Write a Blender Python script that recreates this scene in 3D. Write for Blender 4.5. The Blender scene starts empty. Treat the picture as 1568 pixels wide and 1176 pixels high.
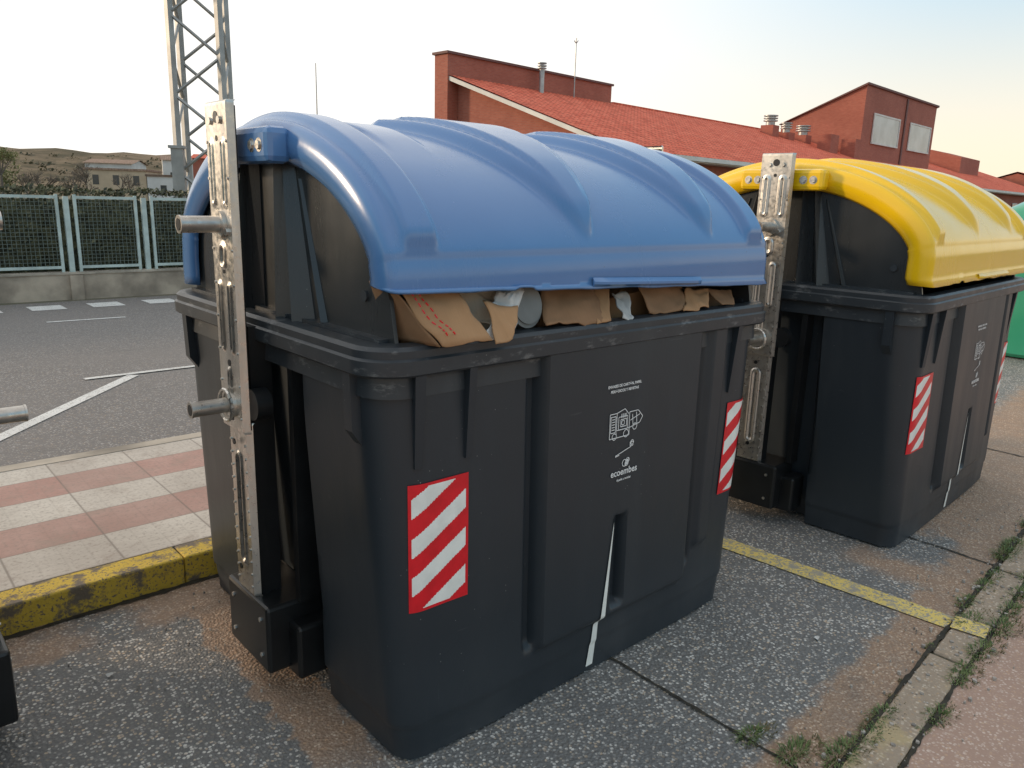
import bpy, math, random
from mathutils import Vector, Matrix, noise
random.seed(7)
R=math.radians
scene=bpy.context.scene
COL=scene.collection

# ------------------------------------------------------------------ helpers
def mesh_obj(name,verts,faces,mat=None,parent=None,smooth=None,loc=(0,0,0),rot=(0,0,0),mats=None,midx=None):
    me=bpy.data.meshes.new(name)
    me.from_pydata([tuple(v) for v in verts],[],faces)
    me.update()
    if mats:
        for m in mats: me.materials.append(m)
        if midx: me.polygons.foreach_set('material_index',midx)
    elif mat: me.materials.append(mat)
    if smooth is not None:
        me.polygons.foreach_set('use_smooth',[True]*len(me.polygons))
        try: me.set_sharp_from_angle(angle=R(smooth))
        except Exception: pass
    o=bpy.data.objects.new(name,me); COL.objects.link(o)
    o.location=loc; o.rotation_euler=rot
    if parent: o.parent=parent
    return o
def link(name,me,parent):
    o=bpy.data.objects.new(name,me); COL.objects.link(o); o.parent=parent; return o
def empty(name,loc=(0,0,0),rz=0):
    e=bpy.data.objects.new(name,None); COL.objects.link(e); e.location=loc; e.rotation_euler=(0,0,rz); e.empty_display_size=.2
    return e
def boxvf(x0,x1,y0,y1,z0,z1):
    v=[(x0,y0,z0),(x1,y0,z0),(x1,y1,z0),(x0,y1,z0),(x0,y0,z1),(x1,y0,z1),(x1,y1,z1),(x0,y1,z1)]
    f=[(0,3,2,1),(4,5,6,7),(0,1,5,4),(1,2,6,5),(2,3,7,6),(3,0,4,7)]
    return v,f
def box(name,b,mat,parent=None,bevel=0,loc=(0,0,0),rot=(0,0,0)):
    v,f=boxvf(*b); o=mesh_obj(name,v,f,mat,parent,None,loc,rot)
    if bevel:
        m=o.modifiers.new('b','BEVEL'); m.width=bevel; m.segments=2
    return o
class MB:
    def __init__(s): s.v=[]; s.f=[]
    def add(s,v,f):
        n=len(s.v); s.v+=list(v); s.f+=[tuple(i+n for i in q) for q in f]
    def box(s,*b): s.add(*boxvf(*b))
    def bar(s,p,q,r,n=6,r2=None):
        p=Vector(p);q=Vector(q);d=(q-p)
        if d.length<1e-6:return
        d.normalize(); u=d.orthogonal().normalized(); w=d.cross(u)
        r2=r if r2 is None else r2
        v=[];
        for (c,rr) in((p,r),(q,r2)):
            for i in range(n):
                a=2*math.pi*i/n+math.pi/4
                v.append(c+u*math.cos(a)*rr+w*math.sin(a)*rr)
        f=[(i,(i+1)%n,n+(i+1)%n,n+i) for i in range(n)]+[tuple(range(n))[::-1],tuple(range(n,2*n))]
        s.add(v,f)
    def obj(s,name,mat,parent=None,smooth=None,**k): return mesh_obj(name,s.v,s.f,mat,parent,smooth,**k)

# ------------------------------------------------------------------ node helpers
class NT:
    def __init__(s,name):
        s.m=bpy.data.materials.new(name); s.m.use_nodes=True; s.t=s.m.node_tree; s.n=s.t.nodes; s.n.clear()
        s.out=s.n.new('ShaderNodeOutputMaterial'); s.b=s.n.new('ShaderNodeBsdfPrincipled')
        s.t.links.new(s.b.outputs[0],s.out.inputs[0]); s._co=None
    def L(s,a,b): s.t.links.new(a,b)
    def set(s,inp,val):
        if isinstance(val,bpy.types.NodeSocket): s.L(val,inp)
        elif isinstance(val,(tuple,list)) and len(val)==3 and inp.type=='RGBA': inp.default_value=(*val,1)
        else: inp.default_value=val
    def co(s):
        if s._co is None: s._co=s.n.new('ShaderNodeTexCoord').outputs['Object']
        return s._co
    def xyz(s):
        q=s.n.new('ShaderNodeSeparateXYZ'); s.L(s.co(),q.inputs[0]); return q.outputs
    def map(s,scale=(1,1,1),rot=(0,0,0),loc=(0,0,0)):
        m=s.n.new('ShaderNodeMapping'); s.L(s.co(),m.inputs[0]); m.inputs['Scale'].default_value=scale; m.inputs['Rotation'].default_value=rot; m.inputs['Location'].default_value=loc
        return m.outputs[0]
    def noise(s,scale,detail=4,rough=.55,vec=None,col=False,dist=0):
        q=s.n.new('ShaderNodeTexNoise'); s.L(vec or s.co(),q.inputs['Vector']); q.inputs['Scale'].default_value=scale; q.inputs['Detail'].default_value=detail; q.inputs['Roughness'].default_value=rough; q.inputs['Distortion'].default_value=dist
        return q.outputs['Color' if col else 'Fac']
    def vor(s,scale,out='Distance',feat='F1',vec=None):
        q=s.n.new('ShaderNodeTexVoronoi'); q.feature=feat; s.L(vec or s.co(),q.inputs['Vector']); q.inputs['Scale'].default_value=scale
        return q.outputs[out]
    def math(s,op,a,b=0,c=0):
        q=s.n.new('ShaderNodeMath'); q.operation=op
        for i,v in enumerate((a,b,c)): 
            if i<len(q.inputs): s.set(q.inputs[i],v)
        return q.outputs[0]
    def ss(s,v,lo,hi,a=0.,b=1.):
        q=s.n.new('ShaderNodeMapRange'); q.interpolation_type='SMOOTHSTEP'; s.set(q.inputs['Value'],v); s.set(q.inputs['From Min'],lo); s.set(q.inputs['From Max'],hi); s.set(q.inputs['To Min'],a); s.set(q.inputs['To Max'],b)
        return q.outputs[0]
    def mix(s,f,a,b,mode='MIX'):
        q=s.n.new('ShaderNodeMix'); q.data_type='RGBA'; q.blend_type=mode
        s.set(q.inputs[0],f); s.set(q.inputs[6],a); s.set(q.inputs[7],b); return q.outputs[2]
    def bump(s,h,strength=.3,dist=.01,prev=None):
        q=s.n.new('ShaderNodeBump'); q.inputs['Strength'].default_value=strength; q.inputs['Distance'].default_value=dist; s.L(h,q.inputs['Height'])
        if prev: s.L(prev,q.inputs['Normal'])
        return q.outputs[0]
    def fin(s,col,rough=.5,metal=0,normal=None,spec=None,coat=None):
        s.set(s.b.inputs['Base Color'],col); s.set(s.b.inputs['Roughness'],rough); s.set(s.b.inputs['Metallic'],metal)
        if normal: s.L(normal,s.b.inputs['Normal'])
        if spec is not None: s.b.inputs['Specular IOR Level'].default_value=spec
        if coat: s.b.inputs['Coat Weight'].default_value=coat; s.b.inputs['Coat Roughness'].default_value=.16
        return s.m

def simple(name,c,rough=.6,metal=0,var=.15,scale=8,bump=.0):
    n=NT(name); f=n.noise(scale,5)
    d=tuple(x*(1-var) for x in c); l=tuple(min(1,x*(1+var)) for x in c)
    nor=n.bump(n.noise(scale*12,4),bump,.003) if bump else None
    return n.fin(n.mix(n.ss(f,.3,.7),d,l),rough,metal,nor)

def m_bodyplastic(name,c,dust=(.11,.115,.12),wear=0,r0=.33,r1=.48):
    n=NT(name)
    big=n.noise(2.2,6,.6); st=n.noise(5,6,.65,vec=n.map((1,1,.15)))
    fine=n.noise(90,3,.6)
    z=n.xyz()[2]
    d=n.math('MULTIPLY',n.ss(st,.52,.85),.12)
    low=n.math('MULTIPLY',n.ss(z,.40,.0),n.ss(big,.35,.75,0,.28))
    d=n.math('ADD',d,low)
    scr=n.noise(3,2,.5,vec=n.map((22,22,1.1),rot=(.2,.5,.3)))
    d=n.math('ADD',d,n.ss(scr,.75,.80,0,.22))
    scr2=n.noise(3,2,.5,vec=n.map((2.1,2.1,30),rot=(.1,.06,.2)))
    d=n.math('ADD',d,n.ss(scr2,.74,.78,0,.2))
    if wear:
        d=n.math('ADD',d,n.math('MULTIPLY',n.ss(n.noise(26,5,.7,vec=n.map((.4,.4,1))),.56,.70),wear))
    col=n.mix(d,c,dust)
    sp=n.vor(38,'Distance')
    col=n.mix(n.math('MULTIPLY',n.ss(sp,.07,.04),n.ss(big,.5,.65)),col,(.25,.25,.24))
    rough=n.ss(st,.2,.8,r0,r1)
    nb=n.bump(fine,.12,.002); nb=n.bump(n.noise(3.,2),.25,.02,nb)
    return n.fin(col,rough,0,nb)
def m_lid(name,c,c2,dirt=.14):
    n=NT(name)
    big=n.noise(1.6,5,.6); st=n.noise(4,6,.7,vec=n.map((1,1,.25)))
    col=n.mix(n.ss(big,.3,.75,0,.6),c,c2)
    col=n.mix(n.ss(st,.55,.9,0,dirt),col,(.42,.43,.43))
    sp=n.vor(30,'Distance'); col=n.mix(n.math('MULTIPLY',n.ss(sp,.06,.03),n.ss(n.noise(3,3),.5,.62)),col,(.1,.1,.09))
    scr=n.noise(3,2,.5,vec=n.map((2,24,3),rot=(.4,.1,.5))); col=n.mix(n.ss(scr,.75,.80,0,.22),col,(.6,.62,.62))
    rough=n.ss(st,.25,.8,.18,.32)
    nb=n.bump(n.noise(2.5,3),.14,.02); nb=n.bump(n.noise(160,2),.06,.001,nb)
    return n.fin(col,rough,0,nb,coat=.4)
M_BODY=m_bodyplastic('dark_grey_plastic',(.020,.027,.034))
M_RIM=m_bodyplastic('rim_plastic',(.030,.036,.042),(.24,.24,.235),.45)
M_PANEL=m_bodyplastic('panel_plastic',(.030,.033,.035),r0=.22,r1=.38)
M_BLK=simple('black_painted_steel',(.009,.010,.011),.38,0,.3,6)
M_BLUE=m_lid('blue_plastic',(.078,.190,.405),(.098,.220,.445))
M_YEL=m_lid('yellow_plastic',(.90,.54,.006),(.92,.57,.012),.08)
M_GRN=m_lid('green_plastic',(.03,.28,.16),(.05,.33,.2))
def m_steel():
    n=NT('galvanised_steel'); f=n.noise(6,6,.7,vec=n.map((1,1,.3))); g=n.noise(60,3)
    col=n.mix(n.ss(f,.3,.75),(.46,.43,.39),(.74,.71,.66))
    col=n.mix(n.ss(n.noise(14,6,.7),.62,.8,0,.45),col,(.25,.18,.12))
    return n.fin(col,n.ss(g,.3,.7,.26,.44),.9,n.bump(g,.1,.002))
M_STEEL=m_steel()
M_RED=simple('red_reflective',(.68,.010,.02),.3,0,.1,20)
M_WHT=simple('white_reflective',(.80,.80,.75),.35,0,.06,20)
M_INK=simple('white_ink',(.74,.74,.73),.5,0,.05,20)
def m_card(name,c):
    n=NT(name); w=n.noise(3,4); cor=n.noise(4,2,vec=n.map((60,2,2)))
    col=n.mix(n.ss(w,.3,.7),tuple(x*.75 for x in c),c); col=n.mix(n.ss(cor,.4,.7,0,.15),col,tuple(x*.6 for x in c))
    return n.fin(col,.85,0,n.bump(w,.3,.02))
M_CARD=m_card('cardboard',(.45,.25,.12)); M_CARD2=m_card('cardboard_dark',(.31,.17,.085)); M_CARDL=m_card('cardboard_pale',(.54,.45,.34))
M_ORG=m_card('orange_card',(.75,.28,.03)); M_PAPER=m_card('paper',(.64,.63,.60)); M_GREYP=simple('grey_plastic',(.16,.17,.165),.5)

# ------------------------------------------------------------------ frames
TH=R(42)
AX=Vector((math.cos(TH),math.sin(TH))); BX=Vector((-math.sin(TH),math.cos(TH)))
def AB(a,b,z=0): p=AX*a+BX*b; return Vector((p.x,p.y,z))

# ------------------------------------------------------------------ container
ZB,ZT=.010,1.205
def sst(v,lo,hi):
    t=max(0,min(1,(v-lo)/(hi-lo))); return t*t*(3-2*t)
def sb(v,lo,hi,e): return sst(v,lo-e/2,lo+e/2)*(1-sst(v,hi-e/2,hi+e/2))
def dims(z):
    t=(z-ZB)/(ZT-ZB)
    hx=.860+.055*t; hy=.752-.024*t; r=.085+.055*t
    if z<.13: k=sst(.13-z,0,.02)*.6+sst(.13-z,.02,.11)*.4; hx-=.014*k; hy-=.008*k
    return hx,hy,r
def fx(p):
    # far end leans in a little more than the near one
    if p.x>.1:
        t=(p.z-ZB)/(ZT-ZB); p.x-=.060*(1-t)*sst(p.x,.1,.9)
    return p
def Dlong(x,z,cx):
    d=0
    d+=.030*sb(x,-.345,.455,.022)*sb(z,.21,2,.04)
    d-=.026*sb(x,-.395,-.352,.018)*sb(z,.22,2,.05)
    d-=.028*sb(x,.462,.51,.018)*sb(z,.27,2,.05)
    d+=.022*sb(x,.535,.63,.02)*sb(z,.33,2,.04)
    d-=.040*sb(x,-.004,.056,.014)*sb(z,.25,.585,.03)
    d-=.010*sst(abs(x),.50,.78)*sst(.9-z,0,.6)
    return d
def Dend(y,z): 
    return -.10*sb(y,-.27,.27,.04)*sb(z,-.1,3,.03)
def Pq(q,z,extra=0):
    """near side unrolled, q from centre; wraps onto the ends"""
    hx,hy,r=dims(z); s=1 if q>=0 else -1; L=hx-r; a=abs(q)
    if a<=L: x,y,nx,ny=q,-hy,0,-1; d=Dlong(x,z,0)
    elif a<=L+r*math.pi/2:
        th=(a-L)/r; x=s*(L+r*math.sin(th)); y=-hy+r-r*math.cos(th); nx=s*math.sin(th); ny=-math.cos(th); d=Dlong(s*L,z,0)*math.cos(th)
    else:
        x=s*hx; y=-hy+r+(a-L-r*math.pi/2); nx=s; ny=0; d=Dend(y,z)
    d+=extra
    return fx(Vector((x+nx*d,y+ny*d,z)))
def body_mesh():
    NZ=104; NL=190; NC=12; NE=46
    rows=[]
    for k in range(NZ+1):
        z=ZB+(ZT-ZB)*k/NZ
        hx,hy,r=dims(z); L=hx-r
        row=[]
        for i in range(NL):
            row.append(Pq(-L+2*L*i/NL,z))
        for i in range(NC): row.append(Pq(L+r*math.pi/2*i/NC+1e-7,z))
        E=2*(hy-r)
        for i in range(NE): row.append(Pq(L+r*math.pi/2+1e-6+E*i/NE,z))
        for i in range(NC):
            th=math.pi/2*i/NC; row.append(fx(Vector((L+r*math.cos(th),hy-r+r*math.sin(th)+Dlong(-L,z,0)*math.sin(th),z))))
        for i in range(NL):
            x=L-2*L*i/NL; row.append(fx(Vector((x,hy+Dlong(-x,z,0),z))))
        for i in range(NC):
            th=math.pi/2*i/NC; row.append(Vector((-L-r*math.sin(th),hy-r+r*math.cos(th)+Dlong(-L,z,0)*math.cos(th),z)))
        for i in range(NE):
            y=hy-r-E*i/NE; row.append(Vector((-hx-Dend(y,z),y,z)))
        for i in range(NC):
            th=math.pi/2*(1-i/NC); row.append(Vector((-(L+r*math.sin(th)),-hy+r-r*math.cos(th)-Dlong(-L,z,0)*math.cos(th),z)))
        rows.append(row)
    n=len(rows[0]); v=[p for r_ in rows for p in r_]; f=[]
    for k in range(NZ):
        for i in range(n):
            j=(i+1)%n; f.append((k*n+i,k*n+j,(k+1)*n+j,(k+1)*n+i))
    f.append(tuple(range(n))[::-1])
    return v,f
def rrect(hx,hy,r,n=14):
    P=[]
    for (sx,sy,a0) in ((1,-1,-90),(1,1,0),(-1,1,90),(-1,-1,180)):
        for i in range(n+1):
            a=R(a0+90*i/n); P.append((sx*(hx-r)+r*math.cos(a),sy*(hy-r)+r*math.sin(a)))
    return P
def rim_mesh():
    prof=[(.03,1.13),(.035,1.20),(.008,1.192),(0,1.199),(-.001,1.236),(.007,1.242),(.006,1.262),(.016,1.272),(.06,1.275),(.085,1.266),(.09,1.14)]
    rows=[]
    for ins,z in prof:
        rows.append([Vector((x,y,z)) for x,y in rrect(.95-ins,.762-ins,.125-ins*.6)])
    n=len(rows[0]); v=[p for r_ in rows for p in r_]; f=[]
    for k in range(len(rows)-1):
        for i in range(n):
            j=(i+1)%n; f.append((k*n+i,k*n+j,(k+1)*n+j,(k+1)*n+i))
    return v,f
def lid_mesh(zn,zf,zb):
    z0,H,hyL,nn=1.435,.43,.742,1.86
    xs=[(-.863,.118),(-.880,.105),(-.892,.075),(-.894,.05),(-.888,.02),(-.878,.005),(-.865,0)]
    NX=190
    inner=[(-.855+1.71*i/NX,0) for i in range(NX+1)]
    XS=xs+inner+[(-x,i) for x,i in reversed(xs)]
    NP=130
    v=[];f=[]
    def tong(x,ph):
        d=0
        u=min(ph,math.pi-ph)/(math.pi/2)  #0 low,1 crest
        for xc in (-.20,.45):
            tip=.17
            if u<tip-.04: continue
            k=max(0,(u-tip))/(1-tip)
            w=.022+.265*k**.95
            amp=sst(u,tip-.03,tip+.16)
            xx=x-xc-.05+.05*k
            d+=.036*amp*(1-sst(xx,w-.024,w))*(1-sst(-xx,w-.04,w+.01))
            w2=w*.62; 
            d+=.016*amp*sst(u,tip+.1,tip+.35)*(1-sst(xx,w2-.018,w2))*(1-sst(-xx,w2-.018,w2))
        d+=.026*(1-sst(abs(abs(x)-.785),.040,.064))*sst(u,.12,.21)
        d+=.012*sb(x,-.68,-.53,.03)*sst(u,.55,.8)
        d-=.006*(1-sst(u,.10,.13))
        return d
    for x,ins in XS:
        t=(x+.93)/1.86; zl=zn+(zf-zn)*t
        col=[]
        for k in range(5):
            z=zl+(z0-.004-zl)*k/4; y=-hyL+ins+(.006 if k>0 else -.008)
            dz=noise.noise(Vector((x*9,1.3,0)))*.006 if k==0 else 0
            if k==0: dz+=.010*sb(x,-.47,-.40,.02)
            col.append((x,y,z+dz))
        for k in range(NP+1):
            ph=math.pi*k/NP; c=math.cos(ph); s=math.sin(ph)
            y=-hyL*math.copysign(abs(c)**(2/nn),c); zz=H*abs(s)**(2/nn)
            nx=y/hyL**2; nz=zz/H**2; l=math.hypot(nx,nz); nx/=l;nz/=l
            d=tong(x,ph)-ins
            col.append((x,y+nx*d,z0+zz+nz*d))
        for k in range(4):
            z=z0-.004+(zb-z0)*(k+1)/4; col.append((x,hyL-ins,z))
        v.append(col)
    n=len(v[0]); V=[p for c in v for p in c]
    for i in range(len(v)-1):
        for k in range(n-1):
            f.append((i*n+k,(i+1)*n+k,(i+1)*n+k+1,i*n+k+1))
    return V,f
def plate(mb,y0,y1,z0,z1,x,slots,holes,sgn):
    NY=int((y1-y0)/.004); NZ=int((z1-z0)/.005); v=[];f=[]
    for k in range(NZ+1):
        z=z0+(z1-z0)*k/NZ
        for i in range(NY+1):
            y=y0+(y1-y0)*i/NY; d=0
            for (yc,za,zb_,hw) in slots:
                zz=min(max(z,za),zb_); dd=math.hypot(y-yc,z-zz)-hw
                d+=.006*(1-sst(dd,-.002,.008))-.009*(1-sst(dd,-.016,-.004))
            e=min(y-y0,y1-y); d-= .022*(1-sst(e,0,.008))
            e=min(z-z0,z1-z); d-= .006*(1-sst(e,0,.006))
            v.append((x+sgn*d,y,z))
    n=NY+1
    for k in range(NZ):
        for i in range(NY):
            q=(k*n+i,k*n+i+1,(k+1)*n+i+1,(k+1)*n+i); f.append(q if sgn>0 else q[::-1])
    mb.add(v,f)
def end_parts(par,s,lidmat):
    """s=-1 near end, +1 far end"""
    st=MB()
    X=s*1.012
    plate(st,-.086,.086,.90,1.905,X,[(-.042,1.62,1.78,.013),(.042,1.62,1.78,.013),(-.0,1.44,1.47,.022),(-.036,1.17,1.36,.012),(.036,1.17,1.36,.012),(0,1.03,1.09,.012)],[],s)
    plate(st,-.070,.070,.325,.93,s*.998,[(0,.45,.80,.022)],[],s)
    st.obj('lifting_plate',M_STEEL,par,40)
    hp=MB()
    hp.box(min(X-s*.004,X-s*.03),max(X-s*.004,X-s*.03),-.076,.076,.91,1.89)
    hp.box(min(s*.90,s*.972),max(s*.90,s*.972),-.060,.060,.30,1.24)
    hp.box(min(s*.83,s*.90),max(s*.83,s*.90),-.20,-.17,.33,1.20)
    hp.box(min(s*.83,s*.90),max(s*.83,s*.90),.17,.20,.33,1.20)
    hp.obj('lifting_post_channel',M_BLK,par)
    pn=MB()
    for z,l,r in ((1.55,.125,.025),(.985,.13,.024)):
        pn.bar((X-s*.02,0,z),(X+s*l,0,z),r,24); pn.bar((X+s*(l-.004),0,z),(X+s*(l+.002),0,z),r+.002,24)
        pn.bar((X,0,z),(X+s*.012,0,z),r+.018,24)
    for i in range(20):
        a=2*math.pi*i/20;b=2*math.pi*(i+1)/20
        pn.bar((X+s*.02,.05*math.cos(a),.985+.05*math.sin(a)),(X+s*.02,.05*math.cos(b),.985+.05*math.sin(b)),.006,6)
    for y,z in [(-.035,1.85),(.035,1.85),(-.045,1.53),(.045,1.53)]:
        pn.bar((X,y,z),(X+s*.008,y,z),.011,8)
    for i in range(12):
        z=.36+i*.045
        for y in(-.055,.055): pn.bar((s*.998,y,z),(s*1.003,y,z),.0045,8)
    for i in range(9):
        z=.95+i*.105
        if abs(z-1.55)<.05: continue
        for y in(-.070,.070): pn.bar((X,y,z),(X+s*.004,y,z),.0045,8)
    pn.obj('trunnion_pins',M_STEEL,par,40)
    hl=MB()
    for y,z,r in [(0,1.86,.017),(0,1.80,.008),(-.0,1.12,.011),(0,.94,.009),(0,.86,.01),(0,.42,.01),(0,1.41,.009),(-.042,1.70,.004)]:
        hl.bar((X-s*.002,y,z),(X+s*.0015,y,z),r,20)
    for z in(1.55,.985): hl.bar((X+s*.125,0,z),(X+s*(.1325 if z<1.2 else .1285),0,z),.018,20)
    hl.obj('plate_holes',M_BLK,par)
    ro=MB()
    for z in (1.0,):
        ro.bar((s*.94,-.10,z),(s*.99,-.10,z),.05,24); ro.bar((s*.94,.10,z),(s*.99,.10,z),.05,24)
    ro.obj('lock_rollers',M_BLK,par,40)
    b=box('post_base_box',(min(s*.80,s*1.005),max(s*.80,s*1.005),-.17,.15,.085,.325),M_BLK,par,.012)
    b2=box('post_base_step',(min(s*.80,s*.93),max(s*.80,s*.93),-.24,.20,.07,.26),M_BLK,par,.012)
    bo=MB()
    for y,z in((-.12,.27),(.10,.27),(-.12,.14),(.10,.14)): bo.bar((s*1.004,y,z),(s*1.010,y,z),.008,6)
    bo.obj('base_bolts',M_STEEL,par)
    hb=box('lid_hinge_plate',(min(s*.88,s*.958),max(s*.88,s*.958),-.22,.22,1.730,1.833),lidmat,par,.02)
    bo=MB()
    for y in(-.17,-.12,.12,.17): bo.bar((s*.955,y,1.78),(s*.965,y,1.78),.013,8); bo.bar((s*.955,y,1.78),(s*.959,y,1.78),.02,16)
    bo.obj('hinge_bolts',M_STEEL,par,40)
    xw=s*.850; v=[];f=[]
    N=60; top=[]
    for i in range(N+1):
        y=-.70+1.40*i/N; z=1.27+.485*math.sqrt(max(0,1-(y/.70)**2))**1.05
        z=min(z,1.742); top.append((y,z))
    for (x) in (xw,xw-s*.012):
        for y,z in top: v.append((x,y,z))
        for y,z in top: v.append((x,y,1.19))
    n=N+1
    for i in range(N):
        f.append((i,i+1,n+i+1,n+i)); f.append((2*n+i,3*n+i,3*n+i+1,2*n+i+1)); f.append((i,2*n+i,2*n+i+1,i+1))
    mesh_obj('end_wall_panel',v,f,M_PANEL,par)
    rb=MB()
    def fin(y0,y1,z1,t=.02,w=.012):
        rb.add([(xw,y0-w,1.265),(xw+s*t,y0,1.265),(xw,y0+w,1.265),(xw,y1-w*.5,z1),(xw+s*t*.4,y1,z1),(xw,y1+w*.5,z1)],[(0,1,4,3),(1,2,5,4),(2,0,3,5),(3,4,5),(0,2,1)])
    for y in(-.34,.34): fin(y,y*.6,1.69,.018)
    for sg in(-1,1):
        for y0,yt,w in ((.115,.09,.035),(.225,.15,.045)):
            rb.add([(xw,sg*(y0-w),1.265),(xw+s*.055,sg*y0,1.265),(xw,sg*(y0+w),1.265),(xw,sg*(yt-w*.4),1.735),(xw+s*.03,sg*yt,1.735),(xw,sg*(yt+w*.4),1.735)],[(0,1,4,3),(1,2,5,4),(2,0,3,5),(3,4,5),(0,2,1)])
    rb.obj('end_wall_ribs',M_PANEL,par,25)
    lg=MB(); 
    lg.box(min(xw-s*.02,xw+s*.03),max(xw-s*.02,xw+s*.03),-.67,.67,1.262,1.283)
    lg.bar((xw,-.56,1.385),(xw+s*.008,-.56,1.385),.016,20)
    lg.obj('end_wall_ledge',M_RIM,par)
    hk=MB()
    for y in(-.60,.60):
        hk.add([(s*.90,y-.02,1.2),(s*.94,y-.02,1.2),(s*.935,y-.02,1.03),(s*.90,y-.02,.98),(s*.90,y+.02,1.2),(s*.94,y+.02,1.2),(s*.935,y+.02,1.03),(s*.90,y+.02,.98)],[(0,1,2,3),(7,6,5,4),(0,4,5,1),(1,5,6,2),(2,6,7,3),(3,7,4,0)])
    hk.obj('rim_hooks',M_BODY,par)

def sticker(par,q0,q1,z0,z1,name='reflective_sticker'):
    v=[];f=[];mi=[]
    W=q1-q0;H=z1-z0; bd=.008
    NQ,NZ=64,128
    for k in range(NZ+1):
        for i in range(NQ+1):
            v.append(Pq(q0+W*i/NQ,z0+H*k/NZ,.0035))
    for k in range(NZ):
        for i in range(NQ):
            f.append((k*(NQ+1)+i,k*(NQ+1)+i+1,(k+1)*(NQ+1)+i+1,(k+1)*(NQ+1)+i))
            x=W*(i+.5)/NQ; z=H*(k+.5)/NZ
            s=(z-x*.62+.075)%.118
            w=s<.058
            if x<bd or x>W-bd or z<bd or z>H-bd: w=False
            mi.append(1 if w else 0)
    return mesh_obj(name,v,f,None,par,60,mats=[M_RED,M_WHT],midx=mi)

def conform_text(par,txt,x0,z0,size,name,mat=M_INK,bold=0):
    cu=bpy.data.curves.new(name+'_c','FONT'); cu.body=txt; cu.size=size; cu.align_x='CENTER'; cu.offset=bold; cu.resolution_u=3
    o=bpy.data.objects.new('tmp',cu); COL.objects.link(o)
    dg=bpy.context.evaluated_depsgraph_get(); dg.update()
    me=bpy.data.meshes.new_from_object(o.evaluated_get(dg))
    bpy.data.objects.remove(o)
    for v in me.vertices:
        p=Pq(x0+v.co.x,z0+v.co.y,.003); v.co=p
    me.materials.clear(); me.materials.append(mat)
    return link(name,me,par)
def linework(par,segs,name,w=.0028):
    v=[];f=[]
    for (x0,z0,x1,z1) in segs:
        dx,dz=x1-x0,z1-z0; l=math.hypot(dx,dz)
        if l<1e-6: continue
        nx,nz=-dz/l*w/2,dx/l*w/2
        b=len(v)
        for (x,z) in ((x0-nx,z0-nz),(x1-nx,z1-nz),(x1+nx,z1+nz),(x0+nx,z0+nz)): v.append(Pq(x,z,.003+.0002*(b//4%5)))
        f.append((b,b+1,b+2,b+3))
    return mesh_obj(name,v,f,M_INK,par)
def circ(x,z,r,n=14): return [(x+r*math.cos(2*math.pi*i/n),z+r*math.sin(2*math.pi*i/n),x+r*math.cos(2*math.pi*(i+1)/n),z+r*math.sin(2*math.pi*(i+1)/n)) for i in range(n)]
def rc(x0,z0,x1,z1): return [(x0,z0,x1,z0),(x1,z0,x1,z1),(x1,z1,x0,z1),(x0,z1,x0,z0)]

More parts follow.
